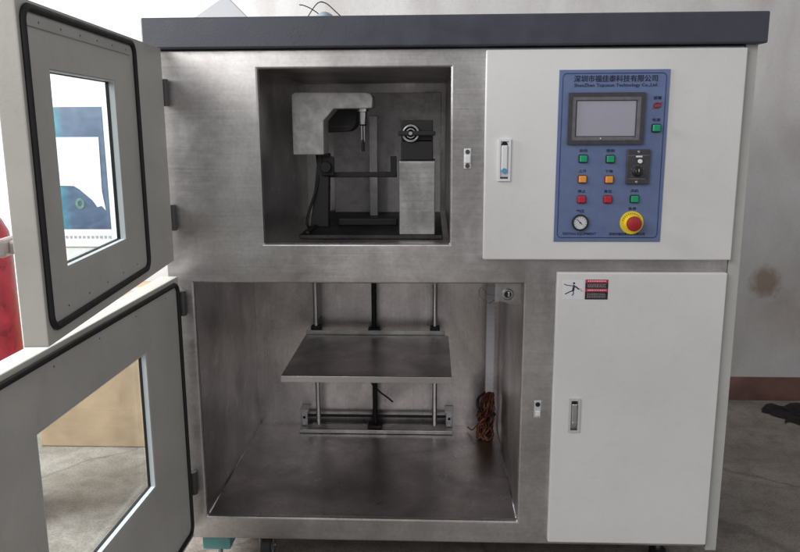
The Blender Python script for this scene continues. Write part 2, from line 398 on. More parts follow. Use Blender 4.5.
# ------------------------------------------------------------------ cabinet
cab = thing('test_cabinet', (0.04, 0.4, FZ), 'large stainless steel test cabinet with two open grey doors and a blue control panel', 'test cabinet')
BX0, BX1, BZ0, BZ1, BY1 = -0.722, 0.812, 0.053, 1.433, 0.80
UO = (-0.452, 0.048, 0.927, 1.384)
LO = (-0.652, 0.247, 0.123, 0.819)
mb = MB().use('post')
mb.box(BX1-0.0295, BX1, -0.001, BY1, BZ0-0.008, BZ1)      # right side panel whose edge shows as a pale post
mb.use('frame_steel')
mb.box(BX0, BX0+0.002, 0.017, BY1, BZ0, BZ1)
mb.box(BX0+0.002, BX1-0.03, BY1-0.002, BY1, BZ0, BZ1)
mb.box(BX0+0.002, BX1-0.03, 0.017, BY1-0.002, BZ1-0.002, BZ1)
mb.box(BX0+0.002, BX1-0.03, 0.017, BY1-0.002, BZ0, BZ0+0.002)
build('body_shell', mb, cab)
mb = MB().use('frame_steel')
mb.holed(BX0, BX1-0.030, BZ0, BZ1, [UO, LO], 0.0, 0.016)
build('front_frame', mb, cab, bevel=0.005, seg=3)
def liner(name, o, y1):
    x0, x1, z0, z1 = o; t = 0.003
    mb = MB().use('liner_steel')
    mb.box(x0-t, x0, 0.0165, y1, z0-t, z1+t); mb.box(x1, x1+t, 0.0165, y1, z0-t, z1+t)
    mb.box(x0, x1, 0.0165, y1, z0-t, z0); mb.box(x0, x1, 0.0165, y1, z1, z1+t)
    mb.box(x0-t, x1+t, y1, y1+t, z0-t, z1+t)
    # pressed ledge round the far end
    return build(name, mb, cab)
liner('upper_chamber', UO, 0.755)
lc = liner('lower_chamber', LO, 0.70)
mb = MB().use('rod_steel')
mb.tube([(LO[0]+0.001, 0.02, LO[2]+0.001), (LO[0]+0.001, 0.699, LO[2]+0.001)], 0.0025, 6)
build('floor_seam', mb, cab)
mb = MB().use('rod_steel'); mb.tube([(LO[1]-0.001, 0.02, LO[2]+0.001), (LO[1]-0.001, 0.699, LO[2]+0.001)], 0.0025, 6)
build('floor_seam', mb, cab)
# cap
mb = MB().use('cap'); mb.box(-0.738, 0.824, -0.030, BY1+0.03, 1.4335, 1.509, 0.004)
build('top_cap', mb, cab)
# white doors
def service_door(name, x0, x1, z0, z1):
    mb = MB().use('white'); mb.box(x0, x1, -0.022, -0.0015, z0, z1, 0.0035, 3)
    return build(name, mb, cab)
ud = service_door('control_door', 0.135, 0.7805, 0.889, 1.424)
ld = service_door('service_door', 0.332, 0.775, 0.072, 0.855)

def paddle_latch(x, z, w_, h_, parent, dot):
    mb = MB()
    mb.use('label_white' if dot else 'greywhite').ring(x-w_/2, x+w_/2, z-h_/2, z+h_/2, w_*0.18, -0.0285, -0.0222)
    mb.use('pvc' if dot else 'zinc').box(x-w_*0.34, x+w_*0.34, -0.0242, -0.0222, z-h_*0.42, z+h_*0.42)
    mb.use('hole').cyl((x, -0.0246, z+h_*0.36), (0, 1, 0), w_*0.26, 0.0015)
    mb.use('label_white' if dot else 'chrome').box(x-w_*0.24, x+w_*0.24, -0.0300, -0.0245, z-h_*0.24, z+h_*0.35, 0.002)
    mb.use('blue_dot' if dot else 'zinc').cyl((x, -0.0312, z-h_*0.25), (0, 1, 0), w_*0.21, 0.0040)
    mb.use('hinge').box(x-w_*0.3, x+w_*0.3, -0.0275, -0.0243, z-h_*0.445, z-h_*0.40)
    return build('paddle_latch', mb, parent)
paddle_latch(0.1855, 1.150, 0.032, 0.107, ud, True)
paddle_latch(0.391, 0.457, 0.030, 0.096, ld, False)

# strikers for the chamber doors
mb = MB().use('label_white'); mb.box(0.083, 0.101, -0.004, 0.0005, 1.127, 1.179, 0.0015)
mb.use('label_white').box(0.0845, 0.0995, -0.013, -0.004, 1.142, 1.163, 0.002)
mb.use('hinge').cyl((0.092, -0.0075, 1.1705), (0, 1, 0), 0.0058, 0.0036); mb.cyl((0.092, -0.0075, 1.1345), (0, 1, 0), 0.0058, 0.0036)
build('striker_plate', mb, cab)
mb = MB().use('greywhite'); mb.box(0.285, 0.304, -0.003, 0.0005, 0.440, 0.490, 0.0014)
mb.use('hole').cyl((0.2945, -0.0042, 0.479), (0, 1, 0), 0.0065, 0.0012)
mb.use('label_white').box(0.288, 0.301, -0.011, -0.003, 0.447, 0.462, 0.002)
build('striker_plate', mb, cab)

# ---- control panel
PX0, PX1, PZ0, PZ1 = 0.3185, 0.5935, 0.938, 1.3735
mb = MB().use('panel'); mb.box(PX0, PX1, -0.0245, -0.0218, PZ0, PZ1, 0.0006)
pan = build('control_panel', mb, cab)
YP = -0.0246
mb = MB().use('panel_line'); mb.tube(rrect(PX0+0.009, PX1-0.009, PZ0+0.011, PZ1-0.009, 0.010, YP-0.0001), 0.0011, 6, closed=True, sq=0.4)
build('border_line', mb, pan)
text('title_lettering', '深圳市福佳泰科技有限公司', 0.459, YP-0.0003, 1.3515, 0.0175, 0.207, pan, 'ink')
text('title_lettering', 'ShenZhen Toposun Technology Co.,Ltd', 0.459, YP-0.0003, 1.3345, 0.0110, 0.205, pan, 'ink')
text('footer_lettering', 'TESTING EQUIPMENT', 0.384, YP-0.0003, 0.9585, 0.009, 0.088, pan, 'ink')
text('footer_lettering', '深圳市福佳泰科技有限公司', 0.507, YP-0.0003, 0.9585, 0.0075, 0.092, pan, 'ink')
# touch screen
x0, x1, z0, z1 = 0.343, 0.5335, 1.1895, 1.3175
mb = MB().use('bezel').ring(x0, x1, z0, z1, 0.010, YP-0.009, YP)
mb.use('bezel2').ring(x0+0.010, x1-0.010, z0+0.010, z1-0.010, 0.0085, YP-0.0078, YP)
mb.use('bezel').ring(x0+0.0185, x1-0.0185, z0+0.0175, z1-0.0175, 0.003, YP-0.0060, YP)
mb.use('label_white').cyl(((x0+x1)/2-0.012, YP-0.0086, z0+0.0055+0.009), (0, 1, 0), 0.0016, 0.0008)
build('screen_bezel', mb, pan, bevel=0.001)
mb = MB().use('screen').box(x0+0.0205, x1-0.0205, YP-0.0045, YP-0.0001, z0+0.0195, z1-0.0195)
build('screen', mb, pan)
# buttons
def button(x, z, cap, cap_text):
    bez = {'green': 'black', 'orange': 'amber', 'red': 'amber'}[cap]
    mb = MB().use(bez).box(x-0.0115, x+0.0115, YP-0.004, YP, z-0.0105, z+0.0105, 0.003)
    mb.use(cap).box(x-0.0092, x+0.0092, YP-0.011, YP-0.004, z-0.0084, z+0.0084, 0.0022, 3)
    o = build('push_button', mb, pan)
    o['label'] = cap + ' square push button under its caption ' + cap_text
    text('caption_lettering', cap_text, x, YP-0.0003, z+0.0205, 0.0085, 0.020, pan, 'ink')
for x, z, c_, s_ in ((0.386, 1.153, 'green', '启动'), (0.4545, 1.152, 'green', '照明'), (0.386, 1.101, 'orange', '上升'), (0.4535, 1.100, 'orange', '下降'),
                     (0.386, 1.049, 'red', '停止'), (0.453, 1.049, 'red', '复位'), (0.521, 1.050, 'green', '风机'), (0.5655, 1.229, 'green', '电源')):
    button(x, z, c_, s_)
# indicator lamp with red symbol
mb = MB().use('amber').tube([(0.5655 + 0.0085*math.cos(a), YP-0.0006, 1.285 + 0.006*math.sin(a)) for a in [2*math.pi*i/20 for i in range(20)]], 0.0016, 6, closed=True)
mb.use('red').box(0.5535, 0.563, YP-0.0012, YP-0.0001, 1.277, 1.2795); mb.box(0.5715, 0.5785, YP-0.0012, YP-0.0001, 1.290, 1.2925)
mb.use('red').cyl((0.5655, YP-0.0015, 1.285), (0, 1, 0), 0.0036, 0.0014)
build('indicator_lamp', mb, pan)
text('caption_lettering', '报警', 0.5655, YP-0.0003, 1.3035, 0.0085, 0.020, pan, 'ink')
# speed controller
x0, x1, z0, z1 = 0.4955, 0.5535, 1.0885, 1.1765
mb = MB().use('bezel').box(x0, x1, YP-0.010, YP, z0, z1, 0.002)
mb.use('bezel2').box(x0+0.002, x1-0.002, YP-0.0108, YP-0.010, z1-0.0165, z1-0.0145); mb.box(x0+0.004, x1-0.010, YP-0.0108, YP-0.010, z0+0.0125, z0+0.0145)
mb.use('label_white').box(0.517, 0.533, YP-0.0112, YP-0.0101, 1.1565, 1.1605)
mb.use('label_white').cyl((0.5275, YP-0.0165, 1.1465), (0, 1, 0), 0.0052, 0.0063)
mb.use('chrome').cyl((0.5235, YP-0.0118, 1.1705), (0, 1, 0), 0.003, 0.002); mb.cyl((0.5215, YP-0.0118, 1.0945), (0, 1, 0), 0.003, 0.002)
for i in range(9):
    a = R(-40 + i*32.5); mb.use('label_grey').box(0.5225+0.0165*math.cos(a)-0.0007, 0.5225+0.0165*math.cos(a)+0.0007, YP-0.0106, YP-0.0101, 1.120+0.0165*math.sin(a)-0.0007, 1.120+0.0165*math.sin(a)+0.0007)
mb.use('black').lathe((0.5225, YP-0.010, 1.120), (0, -1, 0), [(0.0135, 0), (0.0125, 0.003), (0.0095, 0.0045), (0.0085, 0.014), (0.007, 0.0155), (0, 0.0155)], 24)
mb.use('label_white').box(0.5219, 0.5231, YP-0.0262, YP-0.0255, 1.121, 1.128)
o = build('speed_controller', mb, pan); o['label'] = 'black rectangular speed dial with a round knob and white key'
# gauge
mb = MB().use('black').lathe((0.3845, YP, 0.989), (0, -1, 0), [(0.0205, 0), (0.0215, 0.004), (0.021, 0.010), (0.0175, 0.0105), (0.0172, 0.007), (0, 0.007)], 40)
mb.use('dial').cyl((0.3845, YP-0.0080, 0.989), (0, 1, 0), 0.0170, 0.0009)
mb.use('ink')
for i in range(11):
    a = R(225 - i*27); c0, s0 = math.cos(a), math.sin(a)
    mb.tube([(0.3845+0.0125*c0, YP-0.0082, 0.989+0.0125*s0), (0.3845+0.0158*c0, YP-0.0082, 0.989+0.0158*s0)], 0.00045, 4)
mb.tube([(0.3845-0.009, YP-0.0085, 0.989+0.009), (0.3845+0.005, YP-0.0085, 0.989-0.005)], 0.0008, 4)
mb.cyl((0.3845, YP-0.009, 0.989), (0, 1, 0), 0.002, 0.001)
build('pressure_gauge', mb, pan)
# emergency stop
mb = MB().use('yellow').cyl((0.5175, YP-0.0035, 0.9885), (0, 1, 0), 0.0300, 0.0035, 40)
mb.use('yellow').lathe((0.5175, YP-0.0034, 0.9885), (0, -1, 0), [(0.019, 0), (0.0175, 0.012), (0.010, 0.012), (0, 0.012)], 32)
mb.use('estop_red').lathe((0.5175, YP-0.0154, 0.9885), (0, -1, 0), [(0.011, 0), (0.011, 0.006), (0.0185, 0.008), (0.0195, 0.013), (0.018, 0.018), (0.010, 0.021), (0, 0.022)], 32)
mb.use('ink')
for i in range(11):
    a = R(165 - i*13); mb.tube([(0.5175+0.0225*math.cos(a), YP-0.0037, 0.9885+0.0225*math.sin(a)), (0.5175+0.0255*math.cos(a), YP-0.0037, 0.9885+0.0255*math.sin(a))], 0.0008, 4)
o = build('emergency_stop', mb, pan); o['label'] = 'red mushroom stop button on a round yellow plate'
text('caption_lettering', '急停', 0.5175, YP-0.0003, 1.0245, 0.0085, 0.020, pan, 'ink')
text('caption_lettering', '气压', 0.3845, YP-0.0003, 1.0185, 0.0085, 0.020, pan, 'ink')

# ---- stickers on the lower white door
mb = MB().use('label_white').box(0.347, 0.402, -0.0226, -0.0219, 0.7825, 0.8345)
mb.use('ink'); ys = -0.0231
def limb(pts, r): mb.tube([(a, ys, b_) for a, b_ in pts], r, 6, sq=0.25)
limb([(0.3505, 0.8245), (0.357, 0.8215), (0.372, 0.8195)], 0.0011)
limb([(0.374, 0.8215), (0.382, 0.8165), (0.3905, 0.8100)], 0.0019)
limb([(0.3765, 0.8210), (0.3755, 0.812), (0.3745, 0.8055)], 0.0030)
limb([(0.3745, 0.8065), (0.366, 0.8035), (0.354, 0.7970)], 0.0014)
limb([(0.3750, 0.8045), (0.3765, 0.799), (0.3725, 0.7930)], 0.0013)
mb.cyl((0.3765, -0.0233, 0.8265), (0, 1, 0), 0.0028, 0.0008)
mb.use('label_red').tube([(0.392, ys, 0.812), (0.397, ys, 0.8095), (0.394, ys, 0.8075), (0.400, ys, 0.8045)], 0.0006, 4, sq=0.3)
o = build('warning_sticker', mb, ld); o['label'] = 'white sticker with a black shocked figure pictogram'
mb = MB().use('label_dark').box(0.4065, 0.4665, -0.0226, -0.0219, 0.7825, 0.8365)
mb.use('label_red').box(0.4068, 0.4662, -0.0229, -0.0226, 0.8275, 0.8362); mb.box(0.4068, 0.4662, -0.0229, -0.0226, 0.8035, 0.8120)
mb.use('label_grey')
for zz, hh in ((0.8235, 0.0011), (0.8200, 0.0011), (0.8165, 0.0011), (0.7985, 0.0009), (0.7950, 0.0009), (0.7915, 0.0009), (0.7880, 0.0009)):
    x = 0.4115
    while x < 0.459:
        ln = random.uniform(0.0015, 0.0045); mb.box(x, x+ln, -0.0229, -0.0226, zz-hh, zz+hh); x += ln + 0.0012
mb.use('label_white')
for zz in (0.8325, 0.8080):
    x = 0.413
    while x < 0.460:
        ln = random.uniform(0.002, 0.004); mb.box(x, x+ln, -0.0231, -0.0229, zz-0.0013, zz+0.0013); x += ln + 0.0018
o = build('warning_sticker', mb, ld); o['label'] = 'red and black sticker with small print'

# ---- chamber doors: built closed, then swung open about the hinge edge
def chamber_door(name, hinge, ang, wd, z0, z1, t, gk, win, strip):
    zb = z0
    mb = MB().use('door')
    def lp(x0, x1, a, b_, y): return [mb.bm.verts.new((x, y, z)) for x, z in ((x0, a), (x1, a), (x1, b_), (x0, b_))]
    w0, w1, v0, v1 = win[0], win[1], win[2]-zb, win[3]-zb; e = 0.055
    L = [lp(0, wd, 0, z1-z0, 0), lp(w0, w1, v0, v1, 0), lp(w0, w1, v0, v1, -0.0195), lp(w0-e, w1+e, v0-e, v1+e, -0.0195), lp(w0-e, w1+e, v0-e, v1+e, -t), lp(0, wd, 0, z1-z0, -t)]
    fs = [mb.bm.faces.new((p[i], p[(i+1) % 4], q[(i+1) % 4], q[i])) for p, q in zip(L, L[1:]+L[:1]) for i in range(4)]
    mb._tag(fs); bmesh.ops.recalc_face_normals(mb.bm, faces=fs)
    d = build(name, mb, cab, local=True, bevel=0.003)
    d.location = Vector((hinge[0], hinge[1], zb)) - WO[cab.name]
    d.rotation_euler = (0, 0, -R(ang))
    WO[d.name] = Vector((0, 0, 0))
    mb = MB().use('rubber').tube(rrect(gk[0], gk[1], gk[2]-zb, gk[3]-zb, 0.024, 0.003), 0.0066, 8, closed=True, sq=0.8)
    build('gasket', mb, d, local=True)
    a0, a1, b0, b1 = win[0], win[1], win[2]-zb, win[3]-zb
    mb = MB().use('reveal').ring(a0+0.0002, a1-0.0002, b0+0.0002, b1-0.0002, 0.0022, -0.0125, -0.0012)
    mb.use('rubber').ring(a0+0.0002, a1-0.0002, b0+0.0002, b1-0.0002, 0.0035, -0.0192, -0.0127)
    build('window_bead', mb, d, local=True)
    mb = MB().use('glass').box(a0-0.02, a1+0.02, -0.0225, -0.0194, b0-0.02, b1+0.02)
    build('window_glass', mb, d, local=True)
    if strip:
        mb = MB().use('strip').box(gk[0]+0.030, gk[1]-0.012, 0.0, 0.003, gk[3]-zb-0.028, gk[3]-zb-0.010, 0.0008)
        mb.use('hinge')
        for i in range(6): mb.cyl((gk[0]+0.06+i*0.088, 0.0025, gk[3]-zb-0.019), (0, 1, 0), 0.0019, 0.001, 12)
        build('trim_strip', mb, d, local=True)
    for i in range(5):
        u = gk[0]+0.08+i*(gk[1]-gk[0]-0.16)/4
        for zz in ((gk[2]-zb+0.022,) if strip else (gk[3]-zb-0.022,)):
            mb = MB().use('hinge'); mb.cyl((u, 0.0, zz), (0, 1, 0), 0.0017, 0.0008, 10); build('rivet', mb, d, local=True)
    return d
D1 = chamber_door('chamber_door', (-0.6893, -0.03), 85.3, 0.812, 0.887, 1.434, 0.040, (0.240, 0.797, 0.913, 1.4215), (0.380, 0.706, 1.000, 1.333), True)
D2 = chamber_door('chamber_door', (-0.6826, -0.03), 91.4, 0.945, 0.078, 0.843, 0.046, (0.017, 0.925, 0.101, 0.8265), (0.242, 0.735, 0.353, 0.704), False)
mb = MB().use('handle').box(0.755, 0.785, -0.062, -0.0405, 0.150, 0.172, 0.004)
mb.box(0.735, 0.80, -0.078, -0.060, 0.146, 0.176, 0.006)
build('door_handle', mb, D1, local=True)
# hinges on the left stile
for z in (1.325, 1.000, 0.765, 0.235):
    mb = MB().use('hinge').cyl((-0.694 if z > 0.9 else -0.682, -0.013, z-0.034), (0, 0, 1), 0.0115, 0.068, 20)
    mb.box(-0.714, -0.686, -0.0045, -0.0005, z-0.030, z+0.030, 0.001)
    build('hinge', mb, cab)
# feet and casters
for x, y in ((-0.634, 0.045), (0.70, 0.16), (-0.634, 0.72), (0.70, 0.72)):
    mb = MB().use('teal').box(x-0.041, x+0.041, y-0.03, y+0.03, 0.009, 0.0515, 0.002)
    mb.use('zinc').cyl((x, y, FZ+0.02), (0, 0, 1), 0.009, 0.062, 16)
    mb.use('rubber').cyl((x, y, FZ+0.0005), (0, 0, 1), 0.026, 0.021)
    build('levelling_foot', mb, cab)
CR = 0.046
for x, y in ((-0.50, 0.10), (0.60, 0.22), (-0.50, 0.64), (0.60, 0.64)):
    zc = FZ + CR + 0.001
    mb = MB().use('zinc').box(x-0.035, x+0.035, y-0.03, y+0.03, 0.0485, 0.0522, 0.0006)
    mb.cyl((x, y, 0.036), (0, 0, 1), 0.020, 0.0123, 20)
    mb.box(x-0.022, x-0.0190, y-0.018, y+0.018, zc-0.010, 0.0358); mb.box(x+0.0190, x+0.022, y-0.018, y+0.018, zc-0.010, 0.0358)
    mb.box(x-0.0189, x+0.0189, y-0.018, y+0.018, 0.0328, 0.0357)
    mb.cyl((x-0.025, y, zc), (1, 0, 0), 0.006, 0.050, 12)
    cst = build('caster', mb, cab)
    mb = MB().use('black_matt').cyl((x-0.0155, y, zc), (1, 0, 0), CR, 0.031, 28, ch=0.004)
    mb.use('blue_grey').cyl((x-0.0165, y, zc), (1, 0, 0), CR*0.55, 0.033, 20, ch=0.002)
    build('wheel', mb, cst)
# lock plate inside the lower opening, top right
mb = MB().use('bright_steel')
wave = [(0.174, 0.8185), (0.174, 0.758)] + [(0.174 + 0.072*i/14, 0.757 - 0.0045*math.sin(math.pi*2*i/14 + 3.4) + (0.002 if i in (0, 14) else 0)) for i in range(1, 14)] + [(0.2465, 0.758), (0.2465, 0.8185)]
mb.prism(wave, 0.040, 0.046)
mb.use('zinc').lathe((0.209, 0.041, 0.782), (0, -1, 0), [(0.0165, 0), (0.0165, 0.003), (0.0135, 0.0055), (0.010, 0.0055), (0.010, 0.002), (0, 0.002)], 32)
mb.use('hole').cyl((0.209, 0.0375, 0.782), (0, 1, 0), 0.0095, 0.0015)
mb.use('chrome').box(0.2085, 0.2145, 0.0345, 0.037, 0.775, 0.789, 0.001)
build('lock_plate', mb, cab)
mb = MB().use('zinc').tube(spline([(0.176, 0.045, 0.800), (0.150, 0.06, 0.802), (0.132, 0.07, 0.785), (0.140, 0.08, 0.762), (0.160, 0.09, 0.745), (0.176, 0.05, 0.765)]), 0.0011, 6)
mb.tube(spline([(0.176, 0.046, 0.778), (0.155, 0.07, 0.776), (0.139, 0.09, 0.790), (0.133, 0.10, 0.755), (0.136, 0.11, 0.72)]), 0.0010, 6)
build('lock_wire', mb, cab)

# ------------------------------------------------------------------ upper compartment contents
CH = UO[2]
dr = thing('spindle_drill', (-0.34, 0.32, CH+0.001), 'pale cast spindle arm with chuck on a dark column in the upper chamber', 'drill')
# base: frame with rails and rear ledge
mb = MB().use('dark_steel').box(-0.372, 0.030, 0.085, 0.30, CH+0.001, CH+0.012, 0.002)
mb.use('dark_steel').box(-0.372, 0.030, 0.3005, 0.745, CH+0.001, CH+0.006)
mb.use('black').box(-0.285, -0.105, 0.285, 0.32, CH+0.0125, CH+0.034, 0.003)
mb.use('black').box(-0.355, -0.345, 0.10, 0.32, CH+0.0125, CH+0.020, 0.002)
build('base_plate', mb, dr)
mb = MB().use('plate_steel').box(-0.346, 0.030, 0.700, 0.708, CH+0.0065, 1.350, 0.001)
build('mounting_plate', mb, dr)
mb = MB().use('bright_steel').box(-0.2135, -0.186, 0.595, 0.615, CH+0.0065, 1.270, 0.001)
build('pillar', mb, dr)
mb = MB().use('black_matt').prism([(-0.366, CH+0.0125), (-0.312, CH+0.0125), (-0.3055, 1.158), (-0.338, 1.158)], 0.255, 0.30, bev=0.002)
build('column', mb, dr)
arm = [(-0.4015, 1.157), (-0.3125, 1.157), (-0.3115, 1.253), (-0.281, 1.2865), (-0.171, 1.2875), (-0.1695, 1.317), (-0.176, 1.328), (-0.190, 1.331), (-0.392, 1.333), (-0.4015, 1.326)]
mb = MB().use('cast').prism(arm[::-1], 0.20, 0.31, bev=0.003)
build('arm_housing', mb, dr)
g = [(-0.334, 1.290), (-0.334, 1.218)] + [(-0.262 + 0.036*math.cos(a), 1.256 + 0.036*math.sin(a)) for a in [R(-90 + 90*i/6) for i in range(7)]] + [(-0.222, 1.290)]
mb = MB().use('black_matt').prism(g, 0.3105, 0.42, bev=0.003)
mb.use('hinge').box(-0.310, -0.246, 0.3092, 0.3105, 1.236, 1.2375)
build('belt_guard', mb, dr)
mb = MB().use('chrome').lathe((-0.2015, 0.245, 1.2885), (0, 0, -1), [(0, 0), (0.0165, 0), (0.0165, 0.010), (0.0125, 0.012), (0.0115, 0.046), (0.008, 0.050), (0, 0.050)], 28)
build('chuck', mb, dr)
mb = MB().use('chrome').cyl((-0.2065, 0.245, 1.192), (0, 0, 1), 0.0024, 0.050, 10); mb.cyl((-0.1985, 0.245, 1.192), (0, 0, 1), 0.0024, 0.050, 10)
mb.use('black').cyl((-0.2025, 0.245, 1.164), (0, 0, 1), 0.0048, 0.034, 14)
build('probe', mb, dr)
mb = MB().use('black').box(-0.326, -0.289, 0.245, 0.254, 1.092, 1.150, 0.004)
mb.cyl((-0.312, 0.2455, 1.12), (0, -1, 0), 0.016, 0.02, 20)
build('clamp_knob', mb, dr)
mb = MB().use('black').box(-0.308, -0.105, 0.268, 0.284, 1.087, 1.102, 0.002); mb.box(-0.1235, -0.105, 0.262, 0.2675, 1.0872, 1.150, 0.002)
build('cross_arm', mb, dr)
mb = MB().use('rubber').tube(spline([(-0.345, 0.28, 1.16), (-0.338, 0.26, 1.10), (-0.346, 0.25, 1.05), (-0.366, 0.24, 0.99), (-0.372, 0.23, 0.955), (-0.366, 0.22, 0.944)]), 0.0042, 8)
build('power_cable', mb, dr)

vs = thing('vice_block', (-0.041, 0.16, CH+0.0125), 'bright steel pedestal topped by a black block with round silver dial', 'clamp fixture')
mb = MB().use('bright_steel').box(-0.0905, 0.0085, 0.088, 0.24, CH+0.0125, 1.143, 0.003)
build('pedestal', mb, vs)
mb = MB().use('black').box(-0.086, 0.0025, 0.12, 0.22, 1.1435, 1.196, 0.003); mb.box(-0.086, 0.0025, 0.122, 0.218, 1.1975, 1.253, 0.003)
build('clamp_head', mb, vs)
DX, DZ = -0.059, 1.2175
mb = MB().use('black').lathe((DX, 0.1215, DZ), (0, -1, 0), [(0.0255, 0), (0.0255, 0.006), (0.024, 0.009), (0.0175, 0.009), (0.0165, 0.006), (0.013, 0.006), (0.0125, 0.010), (0, 0.010)], 40)
for r0, r1 in ((0.0185, 0.0235), (0.0105, 0.0135)):
    mb.use('zinc').lathe((DX, 0.1115, DZ), (0, -1, 0), [(r0, 0), (r0, 0.0022), (r1, 0.0022), (r1, 0)], 36)
mb.use('chrome').tube([(DX + 0.0205*math.cos(a), 0.1088, DZ + 0.0205*math.sin(a)) for a in [2*math.pi*i/36 for i in range(36)]], 0.0009, 6, closed=True)
build('dial_ring', mb, vs)
mb = MB().use('black').box(DX-0.034, DX+0.068, 0.096, 0.107, DZ-0.0065, DZ+0.0065, 0.003)
mb.use('chrome').cyl((DX, 0.0925, DZ), (0, 1, 0), 0.0052, 0.004)
build('dial_handle', mb, vs)

# ------------------------------------------------------------------ lower compartment contents
FL = LO[2]
lt = thing('lift_table', (-0.20, 0.62, FL+0.001), 'square steel shelf on two guide rods and a dark screw in the lower chamber', 'lift table')
mb = MB().use('shelf_steel').box(-0.454, 0.061, 0.160, 0.612, 0.482, 0.500, 0.002)
mb.use('rod_steel').box(-0.4545, 0.0615, 0.1575, 0.1602, 0.4805, 0.5002, 0.001)
build('shelf', mb, lt)
for x in (-0.4185, 0.012):
    mb = MB().use('rod_steel').cyl((x, 0.642, FL+0.024), (0, 0, 1), 0.0088, LO[3]-FL-0.026, 20)
    build('guide_rod', mb, lt)
mb = MB().use('black').cyl((-0.208, 0.650, FL+0.024), (0, 0, 1), 0.0085, LO[3]-FL-0.026, 16)
pts = []
for i in range(0, 840):
    a = i*0.6; pts.append((-0.208 + 0.0095*math.cos(a), 0.650 + 0.0095*math.sin(a), FL+0.03 + i*0.00079))
mb.tube(pts, 0.0013, 4)
build('lead_screw', mb, lt)
mb = MB().use('bright_steel').box(-0.452, 0.048, 0.618, 0.622, 0.489, 0.516, 0.001)
mb.use('black').box(-0.452, 0.048, 0.6225, 0.628, 0.492, 0.509, 0.001)
for x in (-0.4185, 0.012): mb.use('black_matt').box(x-0.018, x+0.018, 0.6285, 0.660, 0.492, 0.528, 0.003)
mb.use('black_matt').box(-0.229, -0.187, 0.6285, 0.668, 0.478, 0.520, 0.003)
build('carriage', mb, lt)
mb = MB().use('bright_steel').box(-0.487, 0.078, 0.610, 0.665, FL+0.001, FL+0.016, 0.002)
mb.use('dark_steel').box(-0.235, -0.182, 0.622, 0.672, FL+0.0165, FL+0.028, 0.002)
build('base_rail', mb, lt)
mb = MB().use('black').cyl((-0.463, 0.672, 0.170), (1, 0, 0), 0.0052, 0.520, 14)
build('cross_bar', mb, lt)
for x in (-0.473, 0.066):
    mb = MB().use('zinc').box(x-0.012, x+0.012, 0.645, 0.697, FL+0.0165, 0.196, 0.002)
    mb.box(x-0.017, x+0.017, 0.640, 0.697, 0.1965, 0.203, 0.001)
    mb.use('hole').cyl((x, 0.6435, 0.172), (0, 1, 0), 0.0052, 0.0016)
    mb.use('chrome').cyl((x, 0.6385, 0.150), (0, 1, 0), 0.0045, 0.0065, 10)
    build('bracket', mb, lt)
mb = MB().use('rubber').tube(spline([(-0.224, 0.60, 0.352), (-0.207, 0.60, 0.314), (-0.186, 0.60, 0.291), (-0.161, 0.60, 0.272), (-0.139, 0.60, 0.253)]), 0.0032, 6)
mb.tube(spline([(-0.226, 0.61, 0.352), (-0.218, 0.61, 0.330), (-0.202, 0.605, 0.305)]), 0.006, 6)
build('loose_cable', mb, lt)

cd = thing('wiring_conduit', (0.208, 0.62, FL+0.001), 'pale plastic wiring conduit running down the right rear corner of the lower chamber', 'conduit')
mb = MB().use('pvc').box(0.194, 0.2225, 0.595, 0.620, 0.285, 0.818, 0.002)
for i in range(26): mb.use('pvc').box(0.1945, 0.2220, 0.5935, 0.5949, 0.292 + i*0.020, 0.3035 + i*0.020)
build('trunking', mb, cd)
mb = MB()
for i in range(46):
    mb.use(random.choice(['wire_red', 'wire_brown', 'wire_brown', 'wire_brown', 'black', 'wire_yellow', 'wire_red']))
    cx, cy = 0.196, 0.580; p = [(0.211 + random.uniform(-.007, .007), 0.605, 0.30)]
    zt = 0.30
    for k in range(5):
        zt -= random.uniform(0.02, 0.05)
        a = random.uniform(0, 6.28); rr_ = random.uniform(0.008, 0.033)
        p.append((cx + rr_*math.cos(a), cy + rr_*math.sin(a), max(FL+0.006, zt)))
    mb.tube(spline(p, 5), random.uniform(0.0024, 0.0045), 5)
build('wire_bundle', mb, cd)
mb = MB().use('wire_brown').tube(spline([(0.185, 0.59, 0.17), (0.165, 0.60, 0.165), (0.150, 0.61, 0.145), (0.135, 0.66, 0.135)]), 0.0028, 6)
build('loose_wire', mb, cd)

# ------------------------------------------------------------------ things on top of and behind the cabinet
ca = thing('cable_loop', (-0.32, 0.30, 1.5095), 'thin dark wire loops with a bluish plug lying on the cabinet top', 'cable')
mb = MB().use('black').tube(spline([(-0.393, 0.30, 1.512), (-0.365, 0.30, 1.550), (-0.335, 0.30, 1.588), (-0.312, 0.31, 1.590), (-0.285, 0.31, 1.568), (-0.245, 0.30, 1.530), (-0.235, 0.30, 1.512)]), 0.0016, 6)
mb.tube(spline([(-0.388, 0.30, 1.585), (-0.372, 0.30, 1.582), (-0.350, 0.31, 1.572), (-0.325, 0.31, 1.552), (-0.30, 0.31, 1.514)]), 0.0016, 6)
build('wire', mb, ca)
mb = MB().use('blue_grey').lathe((-0.317, 0.32, 1.5095), (0, 0, 1), [(0, 0), (0.040, 0), (0.043, 0.012), (0.038, 0.030), (0.022, 0.050), (0.009, 0.057), (0, 0.058)], 20)
build('plug', mb, ca)
mb = MB().use('greywhite').prism([(-0.735, 1.5095), (-0.490, 1.5095), (-0.549, 1.557), (-0.600, 1.608), (-0.630, 1.608), (-0.712, 1.557), (-0.735, 1.545)], 0.33, 0.34, bev=0.002)
mb.use('greywhite').box(-0.68, -0.58, 0.341, 0.42, 1.5095, 1.513)
tag(build('folded_sheet', mb, None, base=(-0.63, 0.335, 1.5095)), 'pale grey peaked sheet standing on the top left of the cabinet', 'sheet')

